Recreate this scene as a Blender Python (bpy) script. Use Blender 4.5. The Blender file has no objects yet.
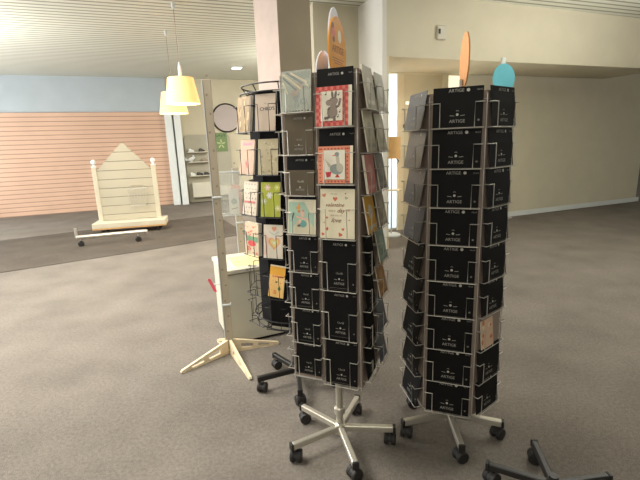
import bpy, math, random
from mathutils import Vector, Matrix
random.seed(7)
PI = math.pi
D = bpy.data
COL = bpy.context.scene.collection
R = math.radians

# ------------------------------------------------------------------ colour and materials
def lin(c):
    c = c / 255.0
    return c / 12.92 if c <= 0.04045 else ((c + 0.055) / 1.055) ** 2.4
def rgb(r, g, b): return (lin(r), lin(g), lin(b), 1.0)

def mat(name, col, rough=0.6, metal=0.0, noise=0.0, scale=20.0, bump=0.0, emit=None, estr=0.0,
        trans=0.0, alpha=1.0, spec=0.5, stretch=None):
    m = D.materials.new(name); m.use_nodes = True
    nt = m.node_tree; b = nt.nodes['Principled BSDF']
    b.inputs['Roughness'].default_value = rough
    b.inputs['Metallic'].default_value = metal
    b.inputs['Specular IOR Level'].default_value = spec
    b.inputs['Base Color'].default_value = col
    if trans: b.inputs['Transmission Weight'].default_value = trans
    if alpha < 1: b.inputs['Alpha'].default_value = alpha
    if emit:
        b.inputs['Emission Color'].default_value = emit
        b.inputs['Emission Strength'].default_value = estr
    if noise or bump:
        tc = nt.nodes.new('ShaderNodeTexCoord')
        n = nt.nodes.new('ShaderNodeTexNoise'); n.inputs['Scale'].default_value = scale
        n.inputs['Detail'].default_value = 4
        if stretch:
            mp = nt.nodes.new('ShaderNodeMapping'); mp.inputs['Scale'].default_value = stretch
            nt.links.new(tc.outputs['Object'], mp.inputs['Vector']); nt.links.new(mp.outputs['Vector'], n.inputs['Vector'])
        else:
            nt.links.new(tc.outputs['Object'], n.inputs['Vector'])
        if noise:
            r = nt.nodes.new('ShaderNodeValToRGB')
            r.color_ramp.elements[0].position = 0.3; r.color_ramp.elements[1].position = 0.7
            r.color_ramp.elements[0].color = tuple(c * (1 - noise) for c in col[:3]) + (1,)
            r.color_ramp.elements[1].color = tuple(min(1, c * (1 + noise)) for c in col[:3]) + (1,)
            nt.links.new(n.outputs['Fac'], r.inputs['Fac']); nt.links.new(r.outputs['Color'], b.inputs['Base Color'])
        if bump:
            bp = nt.nodes.new('ShaderNodeBump'); bp.inputs['Strength'].default_value = bump
            nt.links.new(n.outputs['Fac'], bp.inputs['Height']); nt.links.new(bp.outputs['Normal'], b.inputs['Normal'])
    return m

def stripe_mat(name, c0, c1, pitch, duty, axis_rot, rough=0.5, axis='Y', noise=0.05):
    """parallel slats: c0 with thin c1 gaps, repeated every `pitch` metres along the (rotated) axis"""
    m = D.materials.new(name); m.use_nodes = True
    nt = m.node_tree; b = nt.nodes['Principled BSDF']; b.inputs['Roughness'].default_value = rough
    tc = nt.nodes.new('ShaderNodeTexCoord'); mp = nt.nodes.new('ShaderNodeMapping')
    mp.inputs['Rotation'].default_value = (0, 0, axis_rot)
    nt.links.new(tc.outputs['Object'], mp.inputs['Vector'])
    sx = nt.nodes.new('ShaderNodeSeparateXYZ'); nt.links.new(mp.outputs['Vector'], sx.inputs[0])
    d = nt.nodes.new('ShaderNodeMath'); d.operation = 'DIVIDE'; d.inputs[1].default_value = pitch
    nt.links.new(sx.outputs[axis], d.inputs[0])
    f = nt.nodes.new('ShaderNodeMath'); f.operation = 'FRACT'; nt.links.new(d.outputs[0], f.inputs[0])
    r = nt.nodes.new('ShaderNodeValToRGB')
    e = r.color_ramp.elements
    e[0].position = 0.0; e[0].color = c1
    e[1].position = 1.0; e[1].color = c1
    for p, c in ((duty * 0.5, c1), (duty, c0), (1 - duty * 0.3, c0)):
        n = e.new(p); n.color = c
    nt.links.new(f.outputs[0], r.inputs['Fac'])
    nz = nt.nodes.new('ShaderNodeTexNoise'); nz.inputs['Scale'].default_value = 1.3
    nt.links.new(tc.outputs['Object'], nz.inputs['Vector'])
    mx = nt.nodes.new('ShaderNodeMix'); mx.data_type = 'RGBA'; mx.blend_type = 'MULTIPLY'
    mx.inputs['Factor'].default_value = noise * 4
    nt.links.new(r.outputs['Color'], mx.inputs['A']); nt.links.new(nz.outputs['Fac'], mx.inputs['B'])
    nt.links.new(mx.outputs['Result'], b.inputs['Base Color'])
    bp = nt.nodes.new('ShaderNodeBump'); bp.inputs['Strength'].default_value = 0.4; bp.inputs['Distance'].default_value = 0.02
    nt.links.new(r.outputs['Color'], bp.inputs['Height']); nt.links.new(bp.outputs['Normal'], b.inputs['Normal'])
    return m

def carpet_mat(name, c, dark=0.55, scale=260):
    m = D.materials.new(name); m.use_nodes = True
    nt = m.node_tree; b = nt.nodes['Principled BSDF']; b.inputs['Roughness'].default_value = 0.95
    b.inputs['Specular IOR Level'].default_value = 0.15
    tc = nt.nodes.new('ShaderNodeTexCoord')
    n1 = nt.nodes.new('ShaderNodeTexNoise'); n1.inputs['Scale'].default_value = scale; n1.inputs['Detail'].default_value = 3
    n2 = nt.nodes.new('ShaderNodeTexNoise'); n2.inputs['Scale'].default_value = 2.2; n2.inputs['Detail'].default_value = 3
    n3 = nt.nodes.new('ShaderNodeTexNoise'); n3.inputs['Scale'].default_value = 55; n3.inputs['Detail'].default_value = 3
    for n in (n1, n2, n3): nt.links.new(tc.outputs['Object'], n.inputs['Vector'])
    r1 = nt.nodes.new('ShaderNodeValToRGB'); e = r1.color_ramp.elements
    e[0].position = .3; e[1].position = .7
    e[0].color = tuple(x * dark for x in c[:3]) + (1,); e[1].color = tuple(x * 1.35 for x in c[:3]) + (1,)
    nt.links.new(n1.outputs['Fac'], r1.inputs['Fac'])
    last = r1.outputs['Color']
    for n, lo, hi in ((n2, .84, 1.12), (n3, .84, 1.14)):
        r2 = nt.nodes.new('ShaderNodeMapRange'); r2.inputs['From Min'].default_value = .3; r2.inputs['From Max'].default_value = .7
        r2.inputs['To Min'].default_value = lo; r2.inputs['To Max'].default_value = hi
        nt.links.new(n.outputs['Fac'], r2.inputs['Value'])
        mx = nt.nodes.new('ShaderNodeMix'); mx.data_type = 'RGBA'; mx.blend_type = 'MULTIPLY'; mx.inputs['Factor'].default_value = 1
        nt.links.new(last, mx.inputs['A']); nt.links.new(r2.outputs['Result'], mx.inputs['B'])
        last = mx.outputs['Result']
    nt.links.new(last, b.inputs['Base Color'])
    bp = nt.nodes.new('ShaderNodeBump'); bp.inputs['Strength'].default_value = .35; bp.inputs['Distance'].default_value = .01
    nt.links.new(n1.outputs['Fac'], bp.inputs['Height']); nt.links.new(bp.outputs['Normal'], b.inputs['Normal'])
    return m

def vcol_mat(name, rough=0.5):
    m = D.materials.new(name); m.use_nodes = True
    nt = m.node_tree; b = nt.nodes['Principled BSDF']; b.inputs['Roughness'].default_value = rough
    a = nt.nodes.new('ShaderNodeVertexColor'); a.layer_name = 'Col'
    nt.links.new(a.outputs['Color'], b.inputs['Base Color'])
    return m

M = {}
M['carpet'] = carpet_mat('grey_carpet', rgb(122, 115, 107))
M['carpet_dark'] = carpet_mat('brown_carpet', rgb(92, 84, 76))
M['ceiling'] = stripe_mat('slatted_ceiling', rgb(224, 226, 212), rgb(136, 134, 118), 0.13, 0.3, R(-20), noise=.02)
M['wall_cream'] = mat('cream_wall_paint', rgb(206, 198, 174), .8, noise=.03, scale=3)
M['wall_white'] = mat('white_wall_paint', rgb(222, 219, 210), .8, noise=.03, scale=3)
M['wall_blue'] = mat('pale_blue_wall_paint', rgb(176, 184, 188), .8, noise=.03, scale=3)
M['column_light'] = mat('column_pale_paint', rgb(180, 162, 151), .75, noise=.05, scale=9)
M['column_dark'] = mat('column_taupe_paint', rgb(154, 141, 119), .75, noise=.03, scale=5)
M['pink_slats'] = stripe_mat('pink_slat_cladding', rgb(218, 180, 154), rgb(158, 124, 104), .105, .16, 0, axis='Z')
M['white_trim'] = mat('white_trim_paint', rgb(218, 222, 220), .5, noise=.03, scale=6)
M['cream_trim'] = mat('cream_trim_paint', rgb(216, 203, 170), .5, noise=.03, scale=6)
M['door'] = mat('cream_door_paint', rgb(204, 192, 160), .55, noise=.03, scale=4)
M['window_glow'] = mat('bright_frosted_glass', rgb(225, 238, 242), .3, emit=rgb(214, 236, 250), estr=.85)
M['window_warm'] = mat('bright_warm_glass', rgb(240, 236, 215), .3, emit=rgb(245, 240, 215), estr=.75)
M['downlight'] = mat('downlight_glow', (1, 1, 1, 1), .5, emit=(1, .95, .85, 1), estr=6)
M['dark_plastic'] = mat('dark_plastic', rgb(30, 28, 26), .45, noise=.1, scale=40)
M['rubber'] = mat('caster_rubber', rgb(34, 31, 29), .6, noise=.15, scale=60)
M['chrome'] = mat('chrome', rgb(196, 190, 176), .28, metal=.55, noise=.03, scale=30)
M['chrome_wire'] = mat('chrome_wire', rgb(190, 186, 175), .4, metal=.45, noise=.05, scale=50)
M['black_wire'] = mat('black_wire', rgb(22, 21, 20), .4, noise=.1, scale=50)
M['black_board'] = mat('black_board', rgb(13, 12, 12), .8, noise=.1, scale=10, spec=.15)
M['taupe_board'] = mat('taupe_board', rgb(150, 133, 120), .7, noise=.06, scale=8)
M['black_card'] = mat('black_card_stock', rgb(14, 13, 12), .55, noise=.08, scale=30, spec=.16)
M['slate_card'] = mat('slate_glossy_card', rgb(98, 101, 106), .4, noise=.08, scale=30)  # black card stock lightened to grey, light put into the colour
M['brown_card'] = mat('bronze_glossy_card', rgb(88, 76, 56), .35, noise=.12, scale=9)  # brown tone stands for glare on black card stock
M['print'] = vcol_mat('printed_ink', .5)
M['paper'] = mat('white_card_paper', rgb(226, 219, 200), .6, noise=.03, scale=20)
M['sleeve'] = mat('clear_card_sleeve', rgb(205, 208, 200), .12, noise=.05, scale=12, alpha=.35)
M['silver_card'] = mat('silver_sleeved_card', rgb(172, 168, 152), .3, noise=.12, scale=10, stretch=(6, 6, 1))
M['ply'] = mat('birch_plywood', rgb(228, 210, 176), .55, noise=.08, scale=14, stretch=(1, 1, 6))
M['post_face'] = mat('beige_post_face', rgb(186, 173, 150), .6, noise=.06, scale=9, stretch=(3, 3, .5))
M['white_laminate'] = mat('white_laminate', rgb(200, 195, 178), .5, noise=.02, scale=5)
M['acrylic'] = mat('clear_acrylic', rgb(235, 240, 235), .08, noise=.02, scale=5, alpha=.12)
M['shade'] = mat('cream_lamp_shade', rgb(240, 206, 150), .8, noise=.03, scale=12, emit=rgb(255, 190, 100), estr=.75)
M['shade_rim'] = mat('lamp_shade_glow', rgb(255, 244, 215), .8, emit=rgb(255, 240, 205), estr=1.6)
M['floor_shade'] = mat('beige_lamp_shade', rgb(222, 178, 118), .8, noise=.04, scale=16)
M['olive_board'] = mat('olive_grey_board', rgb(168, 163, 146), .7, noise=.04, scale=5)
M['beige_wood'] = stripe_mat('beige_plank_panel', rgb(200, 192, 170), rgb(128, 120, 104), .16, .07, 0, axis='Z')
M['beige_paint'] = mat('beige_paint', rgb(206, 198, 176), .6, noise=.03, scale=6)
M['wood'] = mat('light_wood', rgb(205, 160, 105), .5, noise=.12, scale=12, stretch=(1, 8, 8))
M['mirror'] = mat('mirror_disc', rgb(176, 164, 160), .5, noise=.04, scale=3)
M['orange'] = mat('orange_sign_board', rgb(222, 148, 12), .5, noise=.04, scale=12)
M['peach'] = mat('peach_sign_board', rgb(222, 160, 105), .55, noise=.08, scale=16, stretch=(6, 6, 1))
M['lilac'] = mat('pale_lilac_sign_board', rgb(214, 214, 224), .5, noise=.03, scale=12)
M['teal'] = mat('teal_sign', rgb(96, 176, 190), .6, noise=.03, scale=8)
M['pink_tag'] = mat('pink_tag', rgb(226, 84, 104), .5, noise=.05, scale=40)

# ------------------------------------------------------------------ mesh builder
class MB:
    def __init__(s): s.v = []; s.f = []; s.c = []; s.sm = []
    def add(s, vs, fs, col=None, smooth=False, mx=None):
        o = len(s.v)
        for p in vs: s.v.append(tuple(mx @ Vector(p)) if mx else tuple(p))
        for f in fs:
            s.f.append([i + o for i in f]); s.c.append(col); s.sm.append(smooth)
        return s
    def box(s, c, d, rz=0, rx=0, col=None, ch=0.0):
        x, y, z = d[0] / 2, d[1] / 2, d[2] / 2
        mx = Matrix.Translation(c) @ Matrix.Rotation(rz, 4, 'Z') @ Matrix.Rotation(rx, 4, 'X')
        if ch <= 0:
            vs = [(a, b, e) for e in (-z, z) for a, b in ((-x, -y), (x, -y), (x, y), (-x, y))]
            fs = [(3, 2, 1, 0), (4, 5, 6, 7), (0, 1, 5, 4), (1, 2, 6, 5), (2, 3, 7, 6), (3, 0, 4, 7)]
        else:
            rings = []
            for e, k in ((-z, 1), (-z + ch, 0), (z - ch, 0), (z, 1)):
                X, Y = x - ch * k, y - ch * k
                rings.append([(-X + ch*(1-k), -Y, e), (X - ch*(1-k), -Y, e), (X, -Y + ch*(1-k), e), (X, Y - ch*(1-k), e),
                              (X - ch*(1-k), Y, e), (-X + ch*(1-k), Y, e), (-X, Y - ch*(1-k), e), (-X, -Y + ch*(1-k), e)])
            vs = [p for r in rings for p in r]
            fs = [tuple(range(7, -1, -1)), tuple(range(24, 32))]
            for r in range(3):
                for i in range(8):
                    j = (i + 1) % 8; fs.append((r*8+i, r*8+j, r*8+8+j, r*8+8+i))
        return s.add(vs, fs, col, mx=mx)
    def tube(s, pts, r, n=6, col=None, closed=False):
        pts = [Vector(p) for p in pts]; N = len(pts); vs = []; fs = []
        for i, p in enumerate(pts):
            a = pts[i - 1] if (i or closed) else p
            b = pts[(i + 1) % N] if (i < N - 1 or closed) else p
            d1 = (p - a); d2 = (b - p)
            d = (d1.normalized() if d1.length > 1e-9 else Vector()) + (d2.normalized() if d2.length > 1e-9 else Vector())
            d = d.normalized() if d.length > 1e-9 else Vector((0, 0, 1))
            up = Vector((0, 0, 1)) if abs(d.z) < .9 else Vector((1, 0.13, 0))
            e1 = d.cross(up).normalized(); e2 = d.cross(e1)
            for k in range(n):
                t = 2 * PI * k / n; vs.append(p + e1 * (r * math.cos(t)) + e2 * (r * math.sin(t)))
        for i in range(N if closed else N - 1):
            for k in range(n):
                a = i * n; b = ((i + 1) % N) * n
                fs.append((a + k, a + (k + 1) % n, b + (k + 1) % n, b + k))
        if not closed:
            fs.append(tuple(range(n - 1, -1, -1))); fs.append(tuple((N - 1) * n + k for k in range(n)))
        return s.add(vs, fs, col, True)
    def lathe(s, prof, n=24, mx=None, col=None, cap=True):
        vs = []; fs = []
        for (r, z) in prof:
            for k in range(n):
                t = 2 * PI * k / n; vs.append((r * math.cos(t), r * math.sin(t), z))
        for i in range(len(prof) - 1):
            for k in range(n):
                fs.append((i*n + k, i*n + (k+1) % n, (i+1)*n + (k+1) % n, (i+1)*n + k))
        if cap:
            fs.append(tuple(range(n - 1, -1, -1))); fs.append(tuple((len(prof)-1)*n + k for k in range(n)))
        return s.add(vs, fs, col, True, mx)
    def prism(s, pts2, y0, y1, mx=None, col=None):
        """polygon in x,z extruded along y"""
        n = len(pts2)
        vs = [(x, y0, z) for x, z in pts2] + [(x, y1, z) for x, z in pts2]
        fs = [tuple(range(n)), tuple(range(2*n - 1, n - 1, -1))]
        for i in range(n):
            j = (i + 1) % n; fs.append((j, i, i + n, j + n))
        return s.add(vs, fs, col, mx=mx)
    def mesh(s, name, m, sharp=35):
        me = D.meshes.new(name); me.from_pydata(s.v, [], s.f)
        if any(c is not None for c in s.c):
            at = me.color_attributes.new('Col', 'FLOAT_COLOR', 'CORNER')
            li = 0
            for f, c in zip(s.f, s.c):
                for _ in f:
                    at.data[li].color = c or (1, 1, 1, 1); li += 1
        me.polygons.foreach_set('use_smooth', s.sm)
        me.materials.append(m); me.update(); me.validate()
        try: me.set_sharp_from_angle(angle=R(sharp))
        except Exception: pass
        return me
    def build(s, name, m, parent=None, loc=(0, 0, 0), rot=(0, 0, 0)):
        return link(name, s.mesh(name, m), parent, loc, rot)

def link(name, me, parent=None, loc=(0, 0, 0), rot=(0, 0, 0)):
    o = D.objects.new(name, me); COL.objects.link(o); o.location = loc; o.rotation_euler = rot
    if parent: o.parent = parent
    return o
def tag(o, label, cat, group=None):
    o['label'] = label; o['category'] = cat
    if group: o['group'] = group
    return o
def empty(name, label, cat, loc=(0, 0, 0), rz=0, group=None, rx=0):
    o = D.objects.new(name, None); COL.objects.link(o); o.empty_display_size = .05
    o.location = loc; o.rotation_euler = (rx, 0, rz)
    return tag(o, label, cat, group)
def struct(name, mb, m, loc=(0, 0, 0), rz=0, parent=None):
    o = mb.build(name, m, parent, loc, (0, 0, rz))
    if not parent: o['kind'] = 'structure'
    return o
def copy_tree(o, parent=None):
    c = o.copy(); COL.objects.link(c)
    if parent: c.parent = parent
    for ch in list(o.children): copy_tree(ch, c)
    return c

_txt = {}
def text_geo(st, shear=0.0):
    """outline mesh of a string, 1 unit tall font, centred on x; verts (x, z)"""
    k = (st, shear)
    if k not in _txt:
        cu = D.curves.new('t', 'FONT'); cu.body = st; cu.align_x = 'CENTER'; cu.resolution_u = 3; cu.shear = shear
        ob = D.objects.new('t', cu); COL.objects.link(ob)
        dg = bpy.context.evaluated_depsgraph_get()
        me = ob.evaluated_get(dg).to_mesh()
        _txt[k] = ([(v.co.x, v.co.y) for v in me.vertices], [tuple(p.vertices) for p in me.polygons])
        ob.evaluated_get(dg).to_mesh_clear()
        D.objects.remove(ob); D.curves.remove(cu)
    return _txt[k]

# flat artwork on a card face: x across, z up, the face looks along -y
class Art(MB):
    def __init__(s, w, h, y0=0.0): super().__init__(); s.w = w; s.h = h; s.k = 0; s.y0 = y0
    def lay(s): s.k += 1; return s.y0 - .0003 - s.k * .00006
    def P(s, pts, c):
        y = s.lay()
        s.add([(x * s.w, y, z * s.h) for x, z in pts], [tuple(range(len(pts)))], c)
    def rect(s, x0, z0, x1, z1, c): s.P([(x0, z0), (x1, z0), (x1, z1), (x0, z1)], c)
    def ell(s, x, z, rx, rz, c, rot=0, n=16):
        pts = []
        for i in range(n):
            t = 2 * PI * i / n; a, b = rx * s.w * math.cos(t), rz * s.w * math.sin(t)
            pts.append((x + (a * math.cos(rot) - b * math.sin(rot)) / s.w, z + (a * math.sin(rot) + b * math.cos(rot)) / s.h))
        s.P(pts, c)
    def heart(s, x, z, r, c, rot=0):
        pts = []
        for i in range(18):
            t = 2 * PI * i / 18
            a = .75 * r * math.sin(t) ** 3 * s.w
            b = r * s.w * (13 * math.cos(t) - 5 * math.cos(2*t) - 2 * math.cos(3*t) - math.cos(4*t)) / 20
            pts.append((x + (a * math.cos(rot) - b * math.sin(rot)) / s.w, z + (a * math.sin(rot) + b * math.cos(rot)) / s.h))
        s.P(pts[::-1], c)
    def line(s, pts, wd, c):
        for (x0, z0), (x1, z1) in zip(pts[:-1], pts[1:]):
            dx, dz = (x1 - x0) * s.w, (z1 - z0) * s.h; L = math.hypot(dx, dz) or 1
            nx, nz = -dz / L * wd * s.w / 2, dx / L * wd * s.w / 2
            s.P([(x0 - nx / s.w, z0 - nz / s.h), (x1 - nx / s.w, z1 - nz / s.h), (x1 + nx / s.w, z1 + nz / s.h), (x0 + nx / s.w, z0 + nz / s.h)], c)
    def text(s, st, x, z, size, c, shear=0.0, bold=0.0):
        vs, fs = text_geo(st, shear); y = s.lay()
        offs = ((0, 0),) if not bold else ((-bold, 0), (bold, 0), (0, bold))
        for ox, oz in offs:
            s.add([(x * s.w + (a + ox) * size * s.w, y, z * s.h + (b + oz) * size * s.w) for a, b in vs], fs, c)
            y -= .00002

# ------------------------------------------------------------------ camera
CAM = (0.0, 0.0, 1.45)
p, ro = R(12.8), R(2.05)
fw = Vector((0, math.cos(p), -math.sin(p))); rt = Vector((1, 0, 0)); dn = fw.cross(rt)
r2 = rt * math.cos(ro) + dn * math.sin(ro); d2 = -rt * math.sin(ro) + dn * math.cos(ro)
cd = D.cameras.new('camera'); cam = D.objects.new('camera', cd); COL.objects.link(cam)
cam.matrix_world = Matrix(((r2.x, -d2.x, -fw.x, CAM[0]), (r2.y, -d2.y, -fw.y, CAM[1]), (r2.z, -d2.z, -fw.z, CAM[2]), (0, 0, 0, 1)))
cd.sensor_width = 36; cd.lens = 420 / 640 * 36; cd.clip_end = 100
bpy.context.scene.camera = cam

# ------------------------------------------------------------------ the room
TH = R(21); HC = 3.25
U = Vector((math.cos(TH), math.sin(TH), 0)); V = Vector((-math.sin(TH), math.cos(TH), 0))
struct('floor', MB().box((0, 6, -.05), (34, 30, .1)), M['carpet'])
struct('ceiling', MB().box((0, 6, HC + .05), (34, 30, .1)), M['ceiling'])

def wall(name, org, u0, u1, z0, z1, m, thick=.15, front=0.0):
    """wall slab along U; its face is `front` metres toward the camera from org"""
    o = Vector(org)
    mb = MB().box(((u0 + u1) / 2, thick / 2 - front, (z0 + z1) / 2), (u1 - u0, thick, z1 - z0))
    return struct(name, mb, m, o, TH)
BW = Vector((-3.7, 11.56, 0))        # far wall on the left
wall('wall_back', BW, -.17, 8.5, 0, HC, M['wall_cream'])
wall('wall_left', BW, -9.0, -.17, 0, HC, M['wall_blue'], front=.02)
wall('trim_1', BW, -9.0, -.20, 0, 2.42, M['pink_slats'], front=.06, thick=.06)
wall('trim_2', BW, -.28, -.10, 0, 2.6, M['white_trim'], front=.22, thick=.2)
wall('trim_3', BW, -.06, .10, 0, 2.6, M['white_trim'], front=.3, thick=.28)
wall('baseboard_back', BW, .22, 8.4, 0, .1, M['column_dark'], front=.02, thick=.02)

# the square column in the middle of the shop: pale on one side, taupe on the other
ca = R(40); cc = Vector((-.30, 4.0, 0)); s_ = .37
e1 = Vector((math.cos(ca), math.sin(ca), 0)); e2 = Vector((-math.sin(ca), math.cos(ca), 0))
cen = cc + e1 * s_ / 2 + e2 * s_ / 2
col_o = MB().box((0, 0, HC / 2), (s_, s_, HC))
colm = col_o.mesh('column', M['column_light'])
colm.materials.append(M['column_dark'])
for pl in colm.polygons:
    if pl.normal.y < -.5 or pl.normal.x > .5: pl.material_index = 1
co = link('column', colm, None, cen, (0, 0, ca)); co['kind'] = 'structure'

# mid wall, pier and header on the right
C1 = Vector((.628, 6.252, 0))
wall('wall_mid', C1, -.66, .0, 0, HC, M['wall_cream'], thick=.2)
PL = .66
pier = MB().box((.03, -PL / 2 + .1, HC / 2), (.06, PL + .2, HC))
struct('wall_pier', pier, M['wall_white'], C1, TH)
HD = C1 - V * PL                     # front plane of the header
wall('wall_header', HD, .06, 5.5, 2.50, HC, M['wall_cream'], thick=1.05)
wall('trim_4', HD, .06, .09, 0, 2.50, M['cream_trim'], thick=.10)
RD = Vector((1.369, 7.007, 0))
wall('wall_right', RD, -.75, 6.0, 0, HC, M['wall_cream'])
# window, frame post, door, second window in the recess
wf = wall('window_1', RD, -.30, -.09, .04, 2.50, M['window_glow'], thick=.03, front=.03)
struct('window_frame', MB().box((-.195, -.035, 1.33), (.21, .03, .012)), M['cream_trim'], parent=wf)
wall('trim_5', RD, -.09, .02, 0, 2.52, M['cream_trim'], thick=.05, front=.06)
dr = wall('door_1', RD, .02, .74, .04, 2.48, M['door'], thick=.04, front=.04)
struct('light_slot', MB().box((.27, -.045, 2.045), (.42, .012, .045)), M['window_warm'], parent=dr)
struct('door_panel', MB().box((.38, -.044, 1.0), (.52, .008, 1.5)), M['door'], parent=dr)
wall('trim_6', RD, .74, .86, 0, 2.52, M['cream_trim'], thick=.05, front=.06)
wall('window_2', RD, .86, 1.24, .9, 2.50, M['window_warm'], thick=.03, front=.03)
wall('trim_7', RD, -.32, 1.30, 2.48, 2.58, M['cream_trim'], thick=.04, front=.05)
wall('baseboard_right', RD, .02, 6, 0, .09, M['white_trim'], thick=.02, front=.062)

# darker rectangle of carpet on the left
q = [(-2.66, 6.05), (-1.25, 7.05), (-2.30, 9.25), (-3.9, 8.3), (-5.6, 7.2), (-4.3, 5.0)]
mb = MB(); n = len(q)
mb.add([(x, y, .001) for x, y in q] + [(x, y, .007) for x, y in q],
       [tuple(range(n - 1, -1, -1)), tuple(range(n, 2*n))] + [(i, (i+1) % n, n + (i+1) % n, n + i) for i in range(n)])
tag(mb.build('floor_mat', M['carpet_dark']), 'dark brown mat lying on the carpet beyond the white post', 'mat')

# ------------------------------------------------------------------ ceiling lamps and downlight
def pendant(loc, label):
    t = empty('pendant_lamp', label, 'lamp', loc, group='cream pendant lamps')
    x = 0
    MB().lathe([(.008, HC - loc[2] - .07), (.022, HC - loc[2] - .05), (.026, HC - loc[2])], 16).build('ceiling_cap', M['white_trim'], t)
    MB().tube([(0, 0, .36), (0, 0, HC - loc[2] - .05)], .0045).build('cord', M['taupe_board'], t)
    MB().lathe([(.010, .34), (.022, .36), (.022, .44), (.008, .52)], 12).build('lamp_holder', M['white_trim'], t)
    sh = MB(); N = 40
    sh.lathe([(.222, 0), (.163, .325)], N, cap=False); sh.lathe([(.158, .325), (.216, 0)], N, cap=False)
    sh.lathe([(.163, .325), (.158, .325)], N, cap=False); sh.lathe([(.216, 0), (.222, 0)], N, cap=False)
    s = sh.build('lamp_shade', M['shade'], t)
    MB().lathe([(.0, .045), (.195, .043)], N, cap=False).build('diffuser', M['shade_rim'], s)
    MB().tube([(-.158, 0, .32), (.158, 0, .32)], .003).build('spider', M['white_trim'], s)
    return t
pendant((-1.745, 5.83, 2.035), 'larger, nearer cream drum pendant lamp, glowing, overlapping the other in front')
pendant((-2.28, 7.09, 2.02), 'smaller, farther cream drum pendant lamp, lower and behind the nearer shade')
dl = empty('recessed_light', 'small square white downlight in the slatted ceiling', 'light', (-1.77, 10.3, HC))
MB().box((0, 0, -.012), (.24, .24, .024), TH, ch=.008).build('trim_ring', M['white_trim'], dl)
MB().box((0, 0, -.028), (.19, .19, .010), TH).build('diffuser', M['downlight'], dl)

# ------------------------------------------------------------------ far left: mirror and shelf board
def bwp(u, z, off=.0): return BW + U * u - V * off + Vector((0, 0, z))
mr = empty('round_mirror', 'round grey disc with dark rim on the far wall beside the post', 'mirror', bwp(1.33, 2.25, .005), TH)
rx = Matrix.Rotation(R(90), 4, 'X')
MB().lathe([(.36, .0), (.36, .03)], 40, rx).build('disc', M['mirror'], mr)
MB().tube([(.37*math.cos(2*PI*i/40), -.02, .37*math.sin(2*PI*i/40)) for i in range(40)], .022, 6, closed=True).build('rim', M['dark_plastic'], mr)

sb = empty('display_board', 'tall olive grey shop display board with rounded top on the far wall', 'display board', bwp(.75, 0, .02), TH)
pts = [(-.60, .02), (.62, .02), (.62, 1.70)]
pts += [(.50 + .12*math.cos(t), 1.70 + .12*math.sin(t)) for t in [i*PI/12 for i in range(1, 7)]]
pts += [(-.48 + .12*math.cos(t), 1.70 + .12*math.sin(t)) for t in [PI/2 + i*PI/12 for i in range(0, 7)]]
MB().prism(pts, -.06, -.01).build('back_panel', M['olive_board'], sb)
for z in (1.365, 1.105, .74):
    MB().box((-.27, -.15, z), (.56, .18, .022), ch=.003).build('shelf', M['white_laminate'], sb)
dw = MB().box((-.22, -.14, .36), (.58, .16, .40), ch=.008).build('drawer', M['white_laminate'], sb)
MB().box((.34, -.14, .30), (.34, .16, .26), ch=.008).build('cabinet_box', M['white_laminate'], sb)
pa = Art(.34, .50); pa.rect(-.5, 0, .5, 1, rgb(104, 128, 78))
for i in range(5):
    a = 2*PI*i/5 + .3
    pa.ell(.0 + .2*math.cos(a), .40 + .16*math.sin(a), .16, .06, rgb(176, 186, 132), a)
for i in range(4): pa.ell(-.3 + .2*i, .82 + .04*(i % 2), .12, .05, rgb(66, 92, 54), .6*i)
ps = empty('leaf_poster', 'small green leaf print poster pinned to the olive board', 'poster', bwp(1.12, 1.36, .085), TH)
MB().box((0, -.004, .25), (.34, .006, .5)).build('sheet', M['paper'], ps); pa.y0 = 0
pp = pa.build('leaf_print', M['print'], ps); pp.location = (0, -.0075, 0)

def shoe_mesh(name, m):
    mb = MB(); prof = [(-.13, .0, .045, .07), (-.10, .0, .05, .085), (-.03, .0, .045, .08), (.04, .0, .05, .055), (.10, .0, .048, .045), (.14, .0, .02, .025)]
    vs = []; fs = []
    for x, y, hw, h in prof:
        for a, b in ((-hw, 0), (hw, 0), (hw, h * .55), (hw * .55, h), (-hw * .55, h), (-hw, h * .55)): vs.append((x, a, b))
    k = 6
    for i in range(len(prof) - 1):
        for j in range(k): fs.append((i*k + j, i*k + (j+1) % k, (i+1)*k + (j+1) % k, (i+1)*k + j))
    fs += [tuple(range(k - 1, -1, -1)), tuple((len(prof)-1)*k + j for j in range(k))]
    return mb.add(vs, fs, None, True).mesh(name, m, 50)
shoe_d = shoe_mesh('shoe', M['dark_plastic']); shoe_w = shoe_mesh('shoe', M['white_trim']); shoe_r = shoe_mesh('shoe', M['taupe_board'])
for u, z, me, lb in ((.30, 1.379, shoe_w, 'white shoe on the top shelf of the olive board'),
                     (.58, 1.379, shoe_d, 'dark shoe on the top shelf of the olive board'),
                     (.64, 1.119, shoe_r, 'brown shoe on the middle shelf of the olive board'),
                     (.29, .754, shoe_w, 'white shoe at the left end of the bottom shelf'),
                     (.46, .754, shoe_d, 'dark shoe in the middle of the bottom shelf on the olive board'),
                     (.66, .754, shoe_d, 'dark shoe at the right end of the bottom shelf on the olive board')):
    o = link('shoe', me, None, bwp({.46: .475, .66: .665}.get(u, u), z, .17), (0, 0, TH + R(20))); o.scale = (.58, .7, 1.0) if me is shoe_d else (.56, .7, 1); tag(o, lb, 'shoe', 'shoes on the wall shelves')
bird = empty('bird_figurine', 'small white bird figurine on the middle shelf of the olive board', 'figurine', bwp(.28, 1.119, .17), TH)
MB().lathe([(.002, -.11), (.03, -.08), (.05, -.02), (.048, .04), (.025, .09), (.004, .12)], 12, Matrix.Translation((0, 0, .07)) @ Matrix.Rotation(R(70), 4, 'Y')).build('body', M['white_trim'], bird)
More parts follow.
